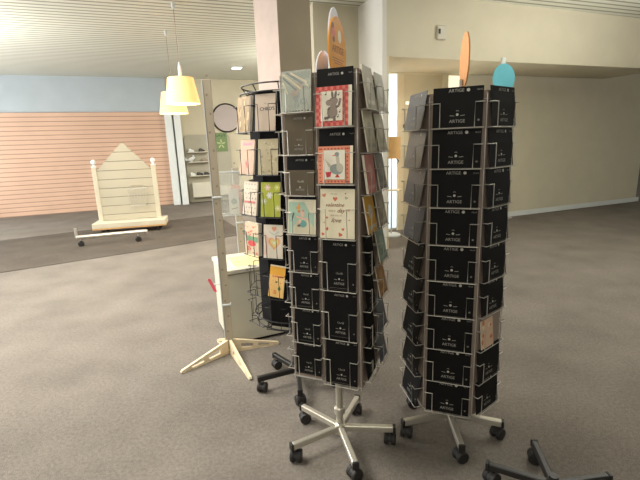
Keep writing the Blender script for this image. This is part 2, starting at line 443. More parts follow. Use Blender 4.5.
MB().lathe([(.002, 0), (.028, .012), (.032, .035), (.02, .06), (.002, .066)], 12, Matrix.Translation((.06, 0, .11))).build('head', M['white_trim'], bird)
MB().prism([(-.08, .05), (-.17, .13), (-.14, .03)], -.012, .012).build('tail', M['white_trim'], bird)
MB().box((0, 0, .012), (.06, .03, .024)).build('foot', M['white_trim'], bird)

# ------------------------------------------------------------------ casters shared by everything on wheels
def caster_parts(parent, x, y, rz, top, r=.03, stem_m=None):
    """twin-wheel caster: stem, hood and two wheels; the wheels stand on z = 0"""
    t = MB(); 
    hood = []
    for i in range(9):
        a = PI * i / 8; hood.append((r * .92 * math.cos(a), r + r * .92 * math.sin(a)))
    t.prism(hood, -.007, .007)
    t.lathe([(.013, r*1.75), (.011, r*2.15)], 12)
    c = t.build('caster', M['rubber'], parent, (x, y, 0), (0, 0, rz))
    MB().tube([(0, 0, r*2.05), (0, 0, top)], .0065, 8).build('stem', stem_m or M['chrome'], c)
    for s in (-1, 1):
        w = MB().lathe([(r*.55, -.011), (r*.93, -.009), (r, -.003), (r, .005), (r*.9, .010), (r*.3, .012)], 20, rx)
        w.build('wheel', M['rubber'], c, (0, s * .0175, r))
    return c

def star_base(parent, angs, rad, leg_m, top=.10, th=.032, wd=.027, hub_r=.026):
    hub = MB().lathe([(hub_r, top - .045), (hub_r, top + .006), (.018, top + .012), (.018, top + .03)], 20)
    hub.build('hub', leg_m, parent)
    for a in angs:
        L = rad - .012
        lg = MB().box((L/2 + .008, 0, top - th/2), (L - .016, wd, th), ch=.004).build('leg', leg_m, parent, (0, 0, 0), (0, 0, a))
        MB().box((L + .005, 0, top - th/2 - .001), (.012, wd + .003, th + .004), ch=.002).build('end_cap', M['dark_plastic'], lg)
        x, y = (rad - .028) * math.cos(a), (rad - .028) * math.sin(a)
        caster_parts(parent, x, y, a + R(random.choice((55, 80, 110, 20))), top - th + .002)

# ------------------------------------------------------------------ wire pockets
def pocket_mesh(w, h, d, m, r=.002, brk=.2, mid=.58, name='wire_pocket'):
    """wire card pocket: bottom loop, two bent front brackets; back at y = 0, front at y = -d"""
    mb = MB(); x = w / 2 + .003; xb = x - .005
    mb.tube([(-xb, 0, 0), (-x, -.008, 0), (-x, -d, 0), (x, -d, 0), (x, -.008, 0), (xb, 0, 0)], r, 5)
    for s in (-1, 1):
        xi = s * (w/2 - w * brk)
        mb.tube([(s*xb, 0, h*mid), (s*x, -.008, h*mid), (s*x, -d, h*mid), (xi, -d, h*mid), (xi, -d, 0)], r, 5)
    return mb.mesh(name, m)

# ------------------------------------------------------------------ printed lettering for backing cards
GREY = rgb(150, 147, 138); PALE = rgb(190, 186, 172)
def backing_lettering(w, h, portrait=False):
    a = Art(w, h)
    a.text('ARTIGE', -.035, .875, .092, GREY, bold=.008); a.ell(.20, .875 + .03*w/h, .033, .033, PALE)
    a.text('15x15', .42, .89, .045, GREY)
    return a
def backing_emblem(w, h, portrait=False):
    a = Art(w, h)
    z0 = .11 if not portrait else .10; k = w / h
    a.text('ARTIGE', 0, z0, .095, GREY, bold=.006)
    a.ell(0, z0 + .165*k, .027, .027, PALE)
    for s in (-1, 1): a.line([(s*.06, z0 + .14*k), (s*.15, z0 + .15*k)], .012, GREY); 
    if portrait: a.text('13x18', 0, z0 + .30*k, .085, GREY)
    else: a.line([(-.028, z0 + .235*k), (0, z0 + .25*k), (.028, z0 + .235*k)], .016, rgb(120, 116, 108))
    a.ell(.42, z0 + .04*k, .022, .022, rgb(120, 116, 108))
    a.line([(-.30, z0 - .1*k), (.30, z0 - .1*k)], .010, rgb(96, 92, 84))
    return a
_bk = {}
def backing(w, h, kind, portrait=False):
    k = (round(w, 3), round(h, 3), kind, portrait)
    if k not in _bk:
        _bk[k] = (MB().box((0, 0, h/2), (w, .0016, h)).mesh('backing_card', M[kind]),
                  backing_lettering(w, h, portrait).mesh('lettering', M['print']),
                  backing_emblem(w, h, portrait).mesh('emblem', M['print']))
    return _bk[k]

class Face:
    """one flat side of a stand: origin on the core surface, -y looks out"""
    def __init__(s, axis, rot, ang, dist):
        s.axis = Vector(axis); s.a = rot + ang; s.la = ang; s.d = dist
    def world(s, x, out, z):
        return s.axis + Matrix.Rotation(s.a, 3, 'Z') @ Vector((x, -s.d - out, 0)) + Vector((0, 0, z))
    def local(s, x, out, z):
        return Matrix.Rotation(s.la, 3, 'Z') @ Vector((x, -s.d - out, 0)) + Vector((0, 0, z))

def place_card(face, x, z, h, parts, names, label, cat, group, bot=.021, top=.0045, roll=0):
    """a card leaning in a pocket: bottom edge `bot` out from the core, top edge `top` out"""
    t = math.atan2(bot - top, h)
    o = link(names[0], parts[0], None, face.world(x, bot, z), (0, 0, 0))
    o.rotation_euler = (Matrix.Rotation(face.a, 4, 'Z') @ Matrix.Rotation(-t, 4, 'X') @ Matrix.Rotation(roll, 4, 'Y')).to_euler()
    tag(o, label, cat, group)
    for me, nm in zip(parts[1:], names[1:]):
        c = link(nm, me, o); c.location = (0, -.0009, 0)
    return o

ORD = ['first', 'second', 'third', 'fourth', 'fifth', 'sixth', 'seventh', 'eighth', 'ninth']
def put_backing(face, x, z, w, h, kind, portrait, label, group, **k):
    return place_card(face, x, z, h, backing(w, h, kind, portrait), ('backing_card', 'lettering', 'emblem'), label, 'card', group, **k)

def greeting(w, h, thick, art, paper='paper'):
    body = MB().box((0, 0, h/2), (w, thick, h), ch=min(.001, thick*.3)).mesh('greeting_card', M[paper])
    art.v = [(x, y - thick/2 + .0009, z) for x, y, z in art.v]
    return (body, art.mesh('printed_design', M['print']))

def put_greeting(face, x, z, w, h, art, label, group, thick=.004, paper='paper', **k):
    return place_card(face, x, z, h, greeting(w, h, thick, art, paper), ('greeting_card', 'printed_design'), label, 'card', group, **k)

# ------------------------------------------------------------------ artwork on the cards
CREAM = rgb(228, 220, 196); RED = rgb(196, 66, 56); DK = rgb(48, 44, 42)
def art_check_animal(w, h):
    a = Art(w, h); a.rect(-.5, 0, .5, 1, rgb(232, 222, 200))
    a.rect(-.5, 0, .40, 1, rgb(220, 120, 106))
    n = 11
    for i in range(n):
        for j in range(n):
            if (i + j) % 2 == 0 and (i in (0, 1, n-1, n-2) or j in (0, 1, n-1, n-2)):
                a.rect(-.5 + .9*i/n, j/n, -.5 + .9*(i+1)/n, (j+1)/n, rgb(196, 72, 62))
    a.rect(-.36, .13, .25, .88, rgb(224, 216, 194))
    G = rgb(142, 126, 112); G2 = rgb(112, 98, 88)
    a.ell(-.03, .34, .15, .16, G); a.ell(.0, .47, .10, .12, G)
    a.ell(.0, .62, .13, .11, G, .2); a.ell(-.13, .59, .09, .075, rgb(156, 138, 124))
    a.ell(-.03, .78, .035, .10, G2, .12); a.ell(.06, .78, .035, .10, G2, -.15)
    a.line([(.07, .46), (.15, .50), (.18, .62)], .06, G2); a.ell(.185, .65, .04, .04, G)
    a.line([(-.10, .47), (-.16, .40)], .05, G2)
    a.line([(-.10, .24), (-.20, .19), (-.26, .21)], .07, G2); a.line([(.02, .24), (.03, .12)], .07, G2)
    a.ell(-.10, .64, .012, .012, DK)
    for x, z in ((.14, .77), (-.22, .80), (.17, .34), (.12, .22)):
        a.ell(x, z, .022, .018, DK); a.line([(x + .02, z), (x + .02, z + .07)], .012, DK)
    return a
def art_goose(w, h):
    a = Art(w, h); a.rect(-.5, 0, .5, 1, rgb(232, 222, 198)); a.rect(-.5, 0, .42, 1, rgb(224, 142, 108))
    for i in range(9):
        for x in (-.44, .35): a.ell(x, .05 + i*.11, .022, .022, rgb(178, 62, 52))
        for z in (.05, .93): a.ell(-.40 + i*.10, z, .022, .022, rgb(178, 62, 52))
    a.rect(-.34, .10, .29, .90, rgb(190, 168, 136)); a.rect(-.33, .11, .28, .89, rgb(228, 220, 200))
    B = rgb(140, 146, 138); W = rgb(186, 178, 158)
    a.P([(-.30, .66), (-.12, .50), (-.08, .40), (-.20, .46)], W)
    a.ell(.04, .38, .19, .14, B, -.2); a.ell(.14, .42, .10, .12, W, .3)
    a.line([(.10, .48), (.08, .62), (.06, .74)], .09, W)
    a.ell(.055, .78, .065, .06, B); a.P([(-.0, .77), (-.10, .745), (.0, .735)], rgb(206, 84, 52))
    a.ell(.03, .80, .010, .010, DK)
    a.P([(.0, .16), (.14, .16), (.09, .24), (.05, .24)], RED)
    a.P([(-.28, .32), (-.20, .28), (-.10, .33), (-.13, .18), (-.24, .16)], rgb(196, 52, 62))
    a.ell(-.19, .24, .07, .07, rgb(204, 56, 66))
    return a
def art_hearts(w, h):
    a = Art(w, h); a.rect(-.5, 0, .5, 1, rgb(226, 216, 186))
    T = rgb(150, 106, 80)
    for x, z, r, c, ro_ in ((-.38, .87, .08, rgb(206, 130, 92), .3), (-.06, .80, .09, rgb(206, 112, 78), .0), (.26, .82, .06, rgb(170, 168, 136), -.4), (.24, .91, .03, rgb(170, 90, 70), 0),
                       (-.30, .19, .07, rgb(206, 100, 70), .4), (.17, .19, .06, rgb(206, 110, 84), .2), (.09, .08, .08, rgb(206, 96, 70), -.5), (-.42, .08, .06, rgb(206, 96, 70), -.4),
                       (.33, .58, .05, rgb(206, 130, 100), .2), (-.30, .42, .05, rgb(206, 120, 92), 0), (-.38, .32, .04, rgb(190, 176, 140), .5), (.35, .38, .03, rgb(190, 110, 90), 0)):
        a.heart(x, z, r, c, ro_)
    a.text('for my', -.10, .885, .07, rgb(176, 150, 118), .4)
    a.text('valentine', -.08, .645, .15, T, .5, .01)
    a.text('every', -.16, .545, .09, rgb(176, 150, 118), .4); a.text('day', .10, .53, .16, T, .5, .01)
    a.text('with lots of', -.04, .455, .07, rgb(176, 150, 118), .4)
    a.text('love', -.04, .33, .17, T, .5, .01)
    return a
def art_mint(w, h):
    a = Art(w, h); a.rect(-.5, 0, .5, 1, rgb(220, 212, 184)); a.rect(-.47, .02, .45, .93, rgb(162, 188, 166))
    a.P([(-.30, .02), (.45, .02), (.45, .20), (.2, .45), (-.10, .42), (-.30, .2)], rgb(206, 198, 168))
    a.P([(.1, .93), (.45, .93), (.45, .6), (.3, .62)], rgb(214, 204, 176))
    a.ell(-.12, .76, .08, .06, rgb(212, 150, 76)); a.ell(-.10, .66, .05, .05, rgb(206, 126, 60))
    a.P([(-.14, .8), (-.10, .92), (-.07, .8)], rgb(212, 150, 76))
    a.ell(.03, .58, .07, .10, rgb(222, 176, 158)); a.ell(.05, .68, .04, .04, rgb(196, 140, 120))
    a.ell(.05, .30, .13, .12, rgb(104, 158, 150)); a.ell(-.10, .34, .09, .05, rgb(226, 190, 160), .3)
    a.ell(-.10, .24, .06, .04, rgb(120, 84, 64)); a.line([(-.20, .50), (.24, .42)], .05, rgb(226, 176, 150))
    a.line([(-.38, .36), (-.28, .62)], .05, rgb(88, 104, 96))
    return a
def art_striped_animal(w, h):
    a = Art(w, h); a.rect(-.5, 0, .5, 1, rgb(198, 196, 166)); a.rect(-.46, .04, .46, .97, rgb(186, 190, 162))
    a.rect(-.1, .78, .46, .97, rgb(142, 154, 122))
    G = rgb(104, 112, 98)
    a.ell(.02, .38, .10, .20, G, -.1); a.ell(.24, .24, .12, .10, G); a.ell(.26, .25, .06, .05, rgb(186, 190, 162))
    a.ell(-.04, .47, .15, .10, rgb(196, 142, 72), .6); a.ell(.10, .62, .12, .12, rgb(190, 136, 78))
    a.line([(-.02, .22), (-.04, .10)], .05, G); a.line([(.08, .22), (.08, .10)], .05, G)
    for x0, z0, x1, z1, c in ((-.46, .95, .16, .55, rgb(236, 214, 160)), (-.34, .97, .22, .68, rgb(90, 96, 84)), (-.2, .96, .36, .7, rgb(240, 222, 184)),
                              (-.46, .74, -.28, .44, rgb(240, 226, 180)), (-.46, .86, .02, .52, rgb(76, 82, 72)), (.3, .7, .44, .58, rgb(240, 226, 180))):
        a.line([(x0, z0), (x1, z1)], .055, c)
    for i in range(9): a.rect(-.42 + i*.1, .0, -.37 + i*.1, .03, DK)
    return a
def art_child(w, h):
    a = Art(w, h); a.rect(-.5, 0, .5, 1, rgb(186, 168, 148))
    a.text('MY', .0, .72, .09, rgb(96, 86, 78)); a.text("CHILD'S", .10, .55, .205, rgb(34, 32, 34), bold=.03)
    return a
def art_dots(w, h, bg, pal, n=26, r=.05, seed=1):
    a = Art(w, h); a.rect(-.5, 0, .5, 1, bg); g = random.Random(seed)
    for i in range(n):
        c = g.choice(pal); a.ell(g.uniform(-.43, .43), g.uniform(.06, .94), r*g.uniform(.5, 1.1), r*g.uniform(.5, 1.1), c, n=8)
    return a
def art_green(w, h):
    a = Art(w, h); a.rect(-.5, 0, .5, 1, rgb(158, 164, 52))
    for x, z, c in ((-.15, .85, rgb(206, 176, 156)), (-.05, .62, rgb(196, 196, 190)), (-.32, .45, rgb(176, 180, 150)), (.40, .25, rgb(190, 190, 130)), (.34, .85, rgb(186, 190, 90))):
        for i in range(6): a.ell(x + .09*math.cos(i*PI/3), z + .09*math.sin(i*PI/3)*w/h, .07, .05, c, i*PI/3, 8)
        a.ell(x, z, .04, .04, rgb(220, 210, 180))
    a.text('for you', .24, .66, .10, rgb(214, 214, 170), .3)
    return a
def art_rainbow_heart(w, h):
    a = Art(w, h); a.rect(-.5, 0, .5, 1, rgb(206, 196, 178))
    for r_, c in ((.46, rgb(208, 170, 146)), (.39, rgb(206, 150, 96)), (.32, rgb(216, 176, 104)), (.24, rgb(206, 196, 120)), (.16, rgb(196, 196, 150)), (.09, rgb(216, 206, 186))):
        a.heart(.06, .46, r_, c)
    a.P([(-.45, .1), (-.30, .1), (-.22, .6), (-.40, .75)], rgb(214, 176, 156))
    a.heart(.05, .88, .17, rgb(204, 142, 110)); a.line([(-.2, .80), (.05, .70), (.3, .80)], .06, rgb(170, 184, 172))
    return a
def art_yellow(w, h):
    a = Art(w, h); a.rect(-.5, 0, .5, 1, rgb(224, 182, 112)); a.rect(-.5, .70, .5, .96, rgb(222, 162, 52))
    a.rect(-.5, .96, .5, 1, rgb(232, 222, 190))
    a.text('SUMMER', .04, .62, .19, rgb(206, 86, 40), bold=.03)
    g = random.Random(4)
    for i in range(16): a.ell(g.uniform(-.42, .42), g.uniform(.08, .55), .03, .03, g.choice((rgb(206, 96, 50), rgb(230, 160, 60), rgb(196, 120, 80))), n=8)
    a.ell(-.02, .48, .06, .05, rgb(46, 84, 50)); a.ell(.2, .28, .08, .06, rgb(56, 100, 56)); a.P([(.1, .28), (.2, .38), (.3, .28), (.2, .2)], rgb(56, 100, 56))
    for i in range(5): a.ell(-.06 + .07*math.cos(i*1.257), .16 + .05*math.sin(i*1.257), .05, .03, rgb(206, 106, 66), i*1.257, 8)
    return a
def art_pinktext(w, h):
    a = Art(w, h); a.rect(-.5, 0, .5, 1, rgb(188, 154, 126)); a.text('Beautiful', 0, .84, .19, rgb(206, 96, 140), .3, .02)
    a.ell(.05, .25, .10, .10, rgb(206, 110, 96)); a.ell(-.05, .32, .06, .08, rgb(190, 100, 90)); a.ell(.0, .55, .30, .2, rgb(200, 160, 130))
    return a
def art_ribbon(w, h):
    a = Art(w, h); a.rect(-.5, 0, .5, 1, rgb(194, 178, 154))
    for i in range(4):
        for j in range(7): a.ell(-.33 + i*.22 + (.08 if j % 2 else 0), .08 + j*.14, .028, .028, DK, n=8)
    a.rect(-.4, .36, .4, .42, rgb(186, 90, 72)); a.ell(0, .39, .10, .04, rgb(176, 66, 60))
    return a
def art_holiday(w, h):
    a = Art(w, h); a.rect(-.5, 0, .5, 1, rgb(204, 182, 150)); g = random.Random(9)
    for i in range(12):
        x, z = g.uniform(-.4, .4), g.uniform(.58, .95)
        a.line([(x, z), (x + g.uniform(-.15, .15), z + g.uniform(-.08, .04))], .06, g.choice((rgb(216, 120, 96), rgb(226, 150, 110), rgb(206, 90, 76))))
    a.rect(-.4, .42, .46, .58, rgb(106, 142, 106)); a.ell(.0, .36, .30, .13, rgb(208, 72, 66))
    for i in range(8): a.ell(g.uniform(-.4, .4), g.uniform(.06, .24), .05, .05, g.choice((rgb(216, 130, 100), rgb(150, 160, 110), rgb(206, 100, 80))), n=8)
    return a
def art_gold(w, h):
    a = Art(w, h); a.rect(-.5, 0, .5, 1, rgb(158, 132, 92)); g = random.Random(3)
    for i in range(26):
        x = g.uniform(-.45, .4); z = g.uniform(.02, .8)
        a.rect(x, z, x + g.uniform(.02, .06), z + g.uniform(.1, .28), g.choice((rgb(222, 200, 150), rgb(150, 120, 80), rgb(206, 170, 110), rgb(176, 150, 130))))
    a.rect(.38, 0, .5, 1, rgb(110, 92, 72))
    return a
def art_plain(w, h, c, c2):
    a = Art(w, h); a.rect(-.5, 0, .5, 1, c); a.ell(0, .55, .25, .25, c2); a.rect(-.4, .1, .4, .2, c2)
    return a

# ================================================================== THE MIDDLE CARD SPINNER
def oval_sign(parent, loc, rz, hw, hh, m, letters=None, tilt=0, hole=True, name='header_sign', lc=None):
    mb = MB(); N = 40
    mb.prism([(hw*math.cos(2*PI*i/N), hh*math.sin(2*PI*i/N)) for i in range(N)], -.003, .003)
    o = mb.build(name, m, parent, loc); o.rotation_euler = (Matrix.Rotation(rz, 4, 'Z') @ Matrix.Rotation(tilt, 4, 'Y')).to_euler()
    if letters:
        a = Art(hw*2, hh*2); a.y0 = -.003
        c = lc or rgb(150, 92, 30)
        a.text(letters, .0, -.04, .20, c, bold=.02)
        for i, wd in enumerate((.34, .28, .22)): a.line([(-wd, -.13 - .035*i), (wd, -.13 - .035*i)], .018, c)
        if hole: a.ell(.10, .22, .10, .13, rgb(232, 222, 190))
        if hole: a.ell(-.26, .25, .12, .12, rgb(216, 110, 80)); a.ell(-.26, .34, .06, .06, rgb(120, 50, 40)); a.ell(-.24, .14, .06, .06, rgb(130, 60, 40))
        a.build('lettering', M['print'], o)
    return o

SA = (.066, 1.821, 0); SR = R(-23); SD = .155
sp = empty('card_spinner', 'chrome based revolving card stand in the middle foreground, bunny card at its top', 'card stand', SA, SR, 'revolving card stands')
star_base(sp, [R(a) + R(23) for a in (-78.1, -5.5, 65.4, 137.4, -151.2)], .272, M['chrome'])
MB().tube([(0, 0, .11), (0, 0, 1.74)], .017, 14).build('pole', M['chrome'], sp)
MB().lathe([(.022, .16), (.026, .165), (.026, .195), (.022, .20)], 16).build('collar', M['chrome'], sp)
Z0, Z1 = .425, 1.735
SX = .167                            # the core reaches a little further on its right side
for cx, cy, lx, ly in (((SX - SD)/2, -SD + .003, SX + SD - .004, .005), ((SX - SD)/2, SD - .003, SX + SD - .004, .005),
                       (-SD + .003, 0, .005, 2*SD - .012), (SX - .003, 0, .005, 2*SD - .012)):
    MB().box((cx, cy, (Z0 + Z1)/2 - .01), (lx, ly, Z1 - Z0 - .02)).build('core_panel', M['taupe_board'], sp)
# chrome uprights at the corners and between the columns
def uprights(stand, faces, xs, z0, z1, m, r=.003):
    for f in faces:
        for x in xs:
            q = f.local(x, .004, 0)
            MB().tube([(q.x, q.y, z0), (q.x, q.y, z1)], r, 6).build('upright', m, stand)
uprights(sp, [Face(SA, SR, 0, SD)], (-.150, -.002, .163), Z0 - .01, 1.71, M['chrome_wire'], .0022)
uprights(sp, [Face(SA, SR, R(90), SX)], (0, .15), Z0 - .01, 1.71, M['chrome_wire'], .0022)
for z in (Z0, 1.70):
    mb = MB(); s = SD; sx = SX
    mb.tube([(-s, -s, z), (sx, -s, z), (sx, s, z), (-s, s, z)], .0025, 6, closed=True)
    mb.build('frame_ring', M['chrome_wire'], sp)

FR = Face(SA, SR, 0, SD); RT = Face(SA, SR, R(90), SX); LF = Face(SA, SR, R(-90), SD)
LX, LW, LP = -.074, .128, .1600      # narrow column of eight
RX, RW, RP = .080, .147, .2155       # wide column of six
pkL = pocket_mesh(LW, LP, .036, M['chrome_wire']); pkR = pocket_mesh(RW, RP, .036, M['chrome_wire'], mid=.56)
pkD = pocket_mesh(LW, LP, .044, M['chrome_wire'], r=.0018)
def pockets(stand, face, x, me, zb, ang):
    for z in zb: link('wire_pocket', me, stand, face.local(x, .0, z), (0, 0, ang))
zL = [1.574 - LP*i - .002 for i in range(8)]; zR = [1.514 - RP*i - .002 for i in range(6)]
pockets(sp, FR, LX, pkL, zL, 0); pockets(sp, FR, RX, pkR, zR, 0)
pockets(sp, RT, -.078, pkL, zL, R(90)); pockets(sp, RT, .078, pkD, zL, R(90))
pockets(sp, LF, .076, pkL, zL, R(-90))
G1 = 'backing cards on the middle spinner'
G2 = 'greeting cards on the middle spinner'
HL = .152; HR = .2075
for i, z in enumerate(zL):
    if i == 0: 
        kind, nm = 'brown_card', 'dark brown backing card behind the orange and grey animal card'
    elif i == 1: kind, nm = 'brown_card', 'shiny brown backing card directly below the grey animal card in a clear sleeve'
    elif i == 2: kind, nm = 'black_card', 'black backing card behind the half-height bronze card above the mint green card'
    elif i == 3: kind, nm = 'black_card', 'black backing card behind the mint green birds card, only its top strip showing'
    else: kind, nm = 'black_card', f'narrow black backing card, {ORD[i-4]} below the mint green card on the middle spinner'
    put_backing(FR, LX, z + .004, LW - .006, HL, kind, True, nm, G1)
for i, z in enumerate(zR):
    nm = ['black backing card behind the grey dancing bunny card on the middle spinner', 'black backing card behind the goose card', 'black backing card behind the hearts card, mostly covered',
          'wide black backing card just below the hearts card', 'wide black backing card, second below the hearts card', 'wide black backing card, lowest under the hearts card on the middle spinner'][i]
    put_backing(FR, RX, z + .004, RW - .004, HR, 'black_card', True, nm, G1)
# greeting cards in the front pockets, one small step in front of their backing cards
def fk(h, H): return dict(bot=.0265, top=.021 - (.021 - .0045)*h/H + .0055)
put_greeting(FR, RX - .002, zR[0] + .004, .141, .142, art_check_animal(.141, .142), 'square card with a grey dancing bunny in a red checked border', G2, **fk(.142, HR))
put_greeting(FR, RX - .002, zR[1] + .006, .141, .140, art_goose(.141, .140), 'square card with a grey goose in a salmon dotted border', G2, **fk(.140, HR))
put_greeting(FR, RX - .000, zR[2] + .004, .144, .195, art_hearts(.144, .195), 'cream card with script writing and scattered red hearts', G2, **fk(.195, HR))
put_greeting(FR, LX, zL[3] + .004, .124, .140, art_mint(.124, .140), 'mint green card with little birds and teapot shapes', G2, **fk(.140, HL))
o = put_greeting(FR, LX, zL[0] + .004, .124, .150, art_striped_animal(.124, .150), 'pale green card with a grey animal in a shiny clear sleeve at top left', G2, **fk(.150, HL))
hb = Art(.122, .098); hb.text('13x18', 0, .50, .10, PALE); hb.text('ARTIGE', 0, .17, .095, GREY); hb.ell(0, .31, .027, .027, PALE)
put_greeting(FR, LX, zL[2] + .004, .122, .098, hb, 'shiny half-height bronze card directly above the mint green card', G2, thick=.0012, paper='brown_card', **fk(.098, HL))  # added sheet: glare on the black card's lower half given as colour
slv = MB().box((0, -.0032, .076), (.125, .0006, .152)).build('clear_sleeve', M['sleeve'], o)

# the receding right side: sleeved cards, a pink one, a yellow one, then black ones
def side_card(face, x, z, w, h, col, col2, label, thick=.006, paper='paper', group=G2, **k):
    return put_greeting(face, x, z, w, h, art_plain(w, h, col, col2), label, group, thick, paper, **k)
near = -.078; far = .078; fk2 = dict(bot=.029, top=.006)
GR = rgb(176, 172, 156); GR2 = rgb(206, 202, 188)
side_card(RT, near, zL[0] + .004, .122, .155, GR, GR2, 'top silvery sleeved card on the near column of the receding side', **fk2)
side_card(RT, near, zL[1] + .004, .122, .155, rgb(186, 178, 150), rgb(160, 156, 140), 'beige sleeved card above the pink card on the receding side', **fk2)
side_card(RT, near, zL[2] + .004, .122, .150, rgb(214, 140, 130), rgb(226, 170, 158), 'pink card on the receding side of the middle spinner', thick=.010, bot=.027, top=.008)
side_card(RT, near, zL[3] + .004, .122, .150, rgb(222, 168, 62), rgb(206, 196, 176), 'yellow card with a pale picture below the pink card', thick=.006, **fk2)
for i in range(4, 8):
    put_backing(RT, near, zL[i] + .004, .122, HL, 'black_card', True, f'black backing card seen edge-on, {ORD[i-4]} below the yellow card', G1)
cols = [(176, 176, 166), (206, 200, 180), (150, 146, 134), (166, 156, 136), (150, 168, 150), (176, 132, 84)]
sl = ['top pale sleeved card on the far column of the receding side', 'second pale sleeved card on the far column of the receding side', 'third grey sleeved card on the far column of the receding side',
      'fourth grey sleeved card on the far column, sticking out beside the pink card', 'fifth pale green card on the far column of the receding side', 'sixth brown card on the far column, beside the black ones']
for i in range(6):
    c = rgb(*cols[i]); side_card(RT, far, zL[i] + .004, .122, .150, c, rgb(*[min(255, v + 22) for v in cols[i]]), sl[i], thick=.005, bot=.035, top=.008)
for i in (6, 7):
    put_backing(RT, far, zL[i] + .004, .122, HL, 'slate_card', True, 'grey backing card at the bottom of the far column of the receding side' if i == 7 else 'grey backing card second from the bottom of the far column of the receding side', G1, bot=.036, top=.006)
for i in range(5, 8):
    put_backing(LF, .076, zL[i] + .004, .12, HL, 'slate_card', True, ['upper', 'middle', 'lowest'][i-5] + ' of the grey backing cards glimpsed edge-on at the left edge of the middle spinner', G1)
# header signs standing on the pole
MB().tube([(0, 0, 1.72), (0, 0, 1.80)], .008, 8).build('sign_stem', M['chrome'], sp)
oval_sign(sp, (.006, .075, 1.829), R(66) - SR, .098, .130, M['orange'], 'ARTIGE')
oval_sign(sp, (-.045, .05, 1.725), R(60) - SR, .075, .105, M['lilac'], 'ARTIGE', hole=False, lc=rgb(90, 96, 140))
oval_sign(sp, (-.020, .115, 1.876), R(66) - SR, .07, .132, M['lilac'])

# ================================================================== THE RIGHT-HAND CARD SPINNER
TA = (.628, 1.900, 0); TR = R(-21); TD = .184; TP = .1595; TW = .192; TH_ = .1525
st = empty('card_spinner', 'revolving card stand at the right edge, full of plain black backing cards', 'card stand', TA, TR, 'revolving card stands')
star_base(st, [R(a) + R(21) for a in (-166, -94, -22, 50, 128)], .262, M['chrome'])
MB().tube([(0, 0, .11), (0, 0, 1.66)], .017, 14).build('pole', M['chrome'], st)
z0, z1 = .215, 1.632
hw = TD * math.tan(R(30))
for k in range(6):
    f = Face(TA, TR, R(60*k), TD)
    MB().box((0, 0, 0), (2*hw - .003, .005, z1 - z0)).build('core_panel', M['taupe_board'], st, f.local(0, -.003, (z0 + z1)/2), (0, 0, R(60*k)))
hexr = [(TD + .003)/math.cos(R(30)) * Vector((math.cos(R(-60 + 60*i)), math.sin(R(-60 + 60*i)), 0)) for i in range(6)]
for z in (z0, 1.60):
    MB().tube([(v.x, v.y, z) for v in hexr], .0022, 6, closed=True).build('frame_ring', M['chrome_wire'], st)
for v in hexr[:2] + hexr[4:]:
    MB().tube([(v.x, v.y, z0), (v.x, v.y, 1.62)], .0022, 6).build('upright', M['chrome_wire'], st)
pkT = pocket_mesh(TW, TP, .027, M['chrome_wire'], r=.002, brk=.16, mid=.60)
pkU = pocket_mesh(TW, TP, .043, M['chrome_wire'], r=.002, brk=.16, mid=.60)
zT = [1.494 - TP*i for i in range(9)]
G3 = 'backing cards on the right-hand spinner'
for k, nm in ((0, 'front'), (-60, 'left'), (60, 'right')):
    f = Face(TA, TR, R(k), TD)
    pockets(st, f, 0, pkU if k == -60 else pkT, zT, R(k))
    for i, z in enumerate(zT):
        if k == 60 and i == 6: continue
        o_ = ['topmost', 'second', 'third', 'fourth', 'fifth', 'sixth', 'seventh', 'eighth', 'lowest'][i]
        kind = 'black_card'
        if k == -60: kind = 'slate_card' if i < 4 else 'black_card'  # upper cards painted grey for the light on them
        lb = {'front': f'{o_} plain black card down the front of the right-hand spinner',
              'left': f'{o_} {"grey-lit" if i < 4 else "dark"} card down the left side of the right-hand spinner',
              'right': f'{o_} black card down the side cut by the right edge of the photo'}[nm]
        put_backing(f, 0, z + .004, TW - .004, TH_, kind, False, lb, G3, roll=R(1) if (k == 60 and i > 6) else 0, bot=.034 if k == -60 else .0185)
f = Face(TA, TR, R(60), TD)
mb_a = art_dots(.10, .13, rgb(214, 180, 150), [rgb(196, 120, 84), rgb(226, 206, 184)], 8, .12, 5)
put_greeting(f, -.03, zT[6] + .004, .10, .13, mb_a, 'peach coloured card in the gap between black cards at the right edge', 'single cards', thick=.004, bot=.018, top=.006)
MB().tube([(0, 0, 1.62), (0, 0, 1.70)], .008, 8).build('sign_stem', M['chrome'], st)
oval_sign(st, (.012, .0, 1.775), R(88) - TR, .062, .112, M['peach'], tilt=R(-4))

# ================================================================== THE ROUND BLACK SPINNER
KA = (-.165, 2.38, 0); KR = R(-21); KD = .205
rk = empty('card_spinner', 'round black wire card stand behind the middle spinner, greeting cards in its upper rows', 'card stand', KA, KR, 'revolving card stands')
bk = M['black_wire']
star_base(rk, [R(a) + R(21) for a in (-157, -85, -13, 59, 131)], .262, M['dark_plastic'], top=.105)
MB().tube([(0, 0, .11), (0, 0, 1.70)], .018, 12).build('pole', M['dark_plastic'], rk)
dc = MB(); N = 40
dc.lathe([(.197, .455), (.197, 1.72)], 10, Matrix.Rotation(R(18 - 90), 4, 'Z'))
dc.build('drum', M['black_board'], rk)
def ring(r, z, n=40): return [(r*math.cos(2*PI*i/n), r*math.sin(2*PI*i/n), z) for i in range(n)]
for r, z in ((.225, 1.755), (.235, 1.715), (.225, .452), (.235, .50)):
    MB().tube(ring(r, z), .004, 6, closed=True).build('wire_ring', bk, rk)
mb = MB()
for i in range(10):
    a = R(36*i - 90 + 18); mb.tube([(.20*math.cos(a), .20*math.sin(a), .452), (.226*math.cos(a), .226*math.sin(a), .452), (.226*math.cos(a), .226*math.sin(a), .50)], .003, 5)
    mb.tube([(.19*math.cos(a), .19*math.sin(a), 1.70), (.226*math.cos(a), .226*math.sin(a), 1.755)], .003, 5)
mb.build('wire_spokes', bk, rk)
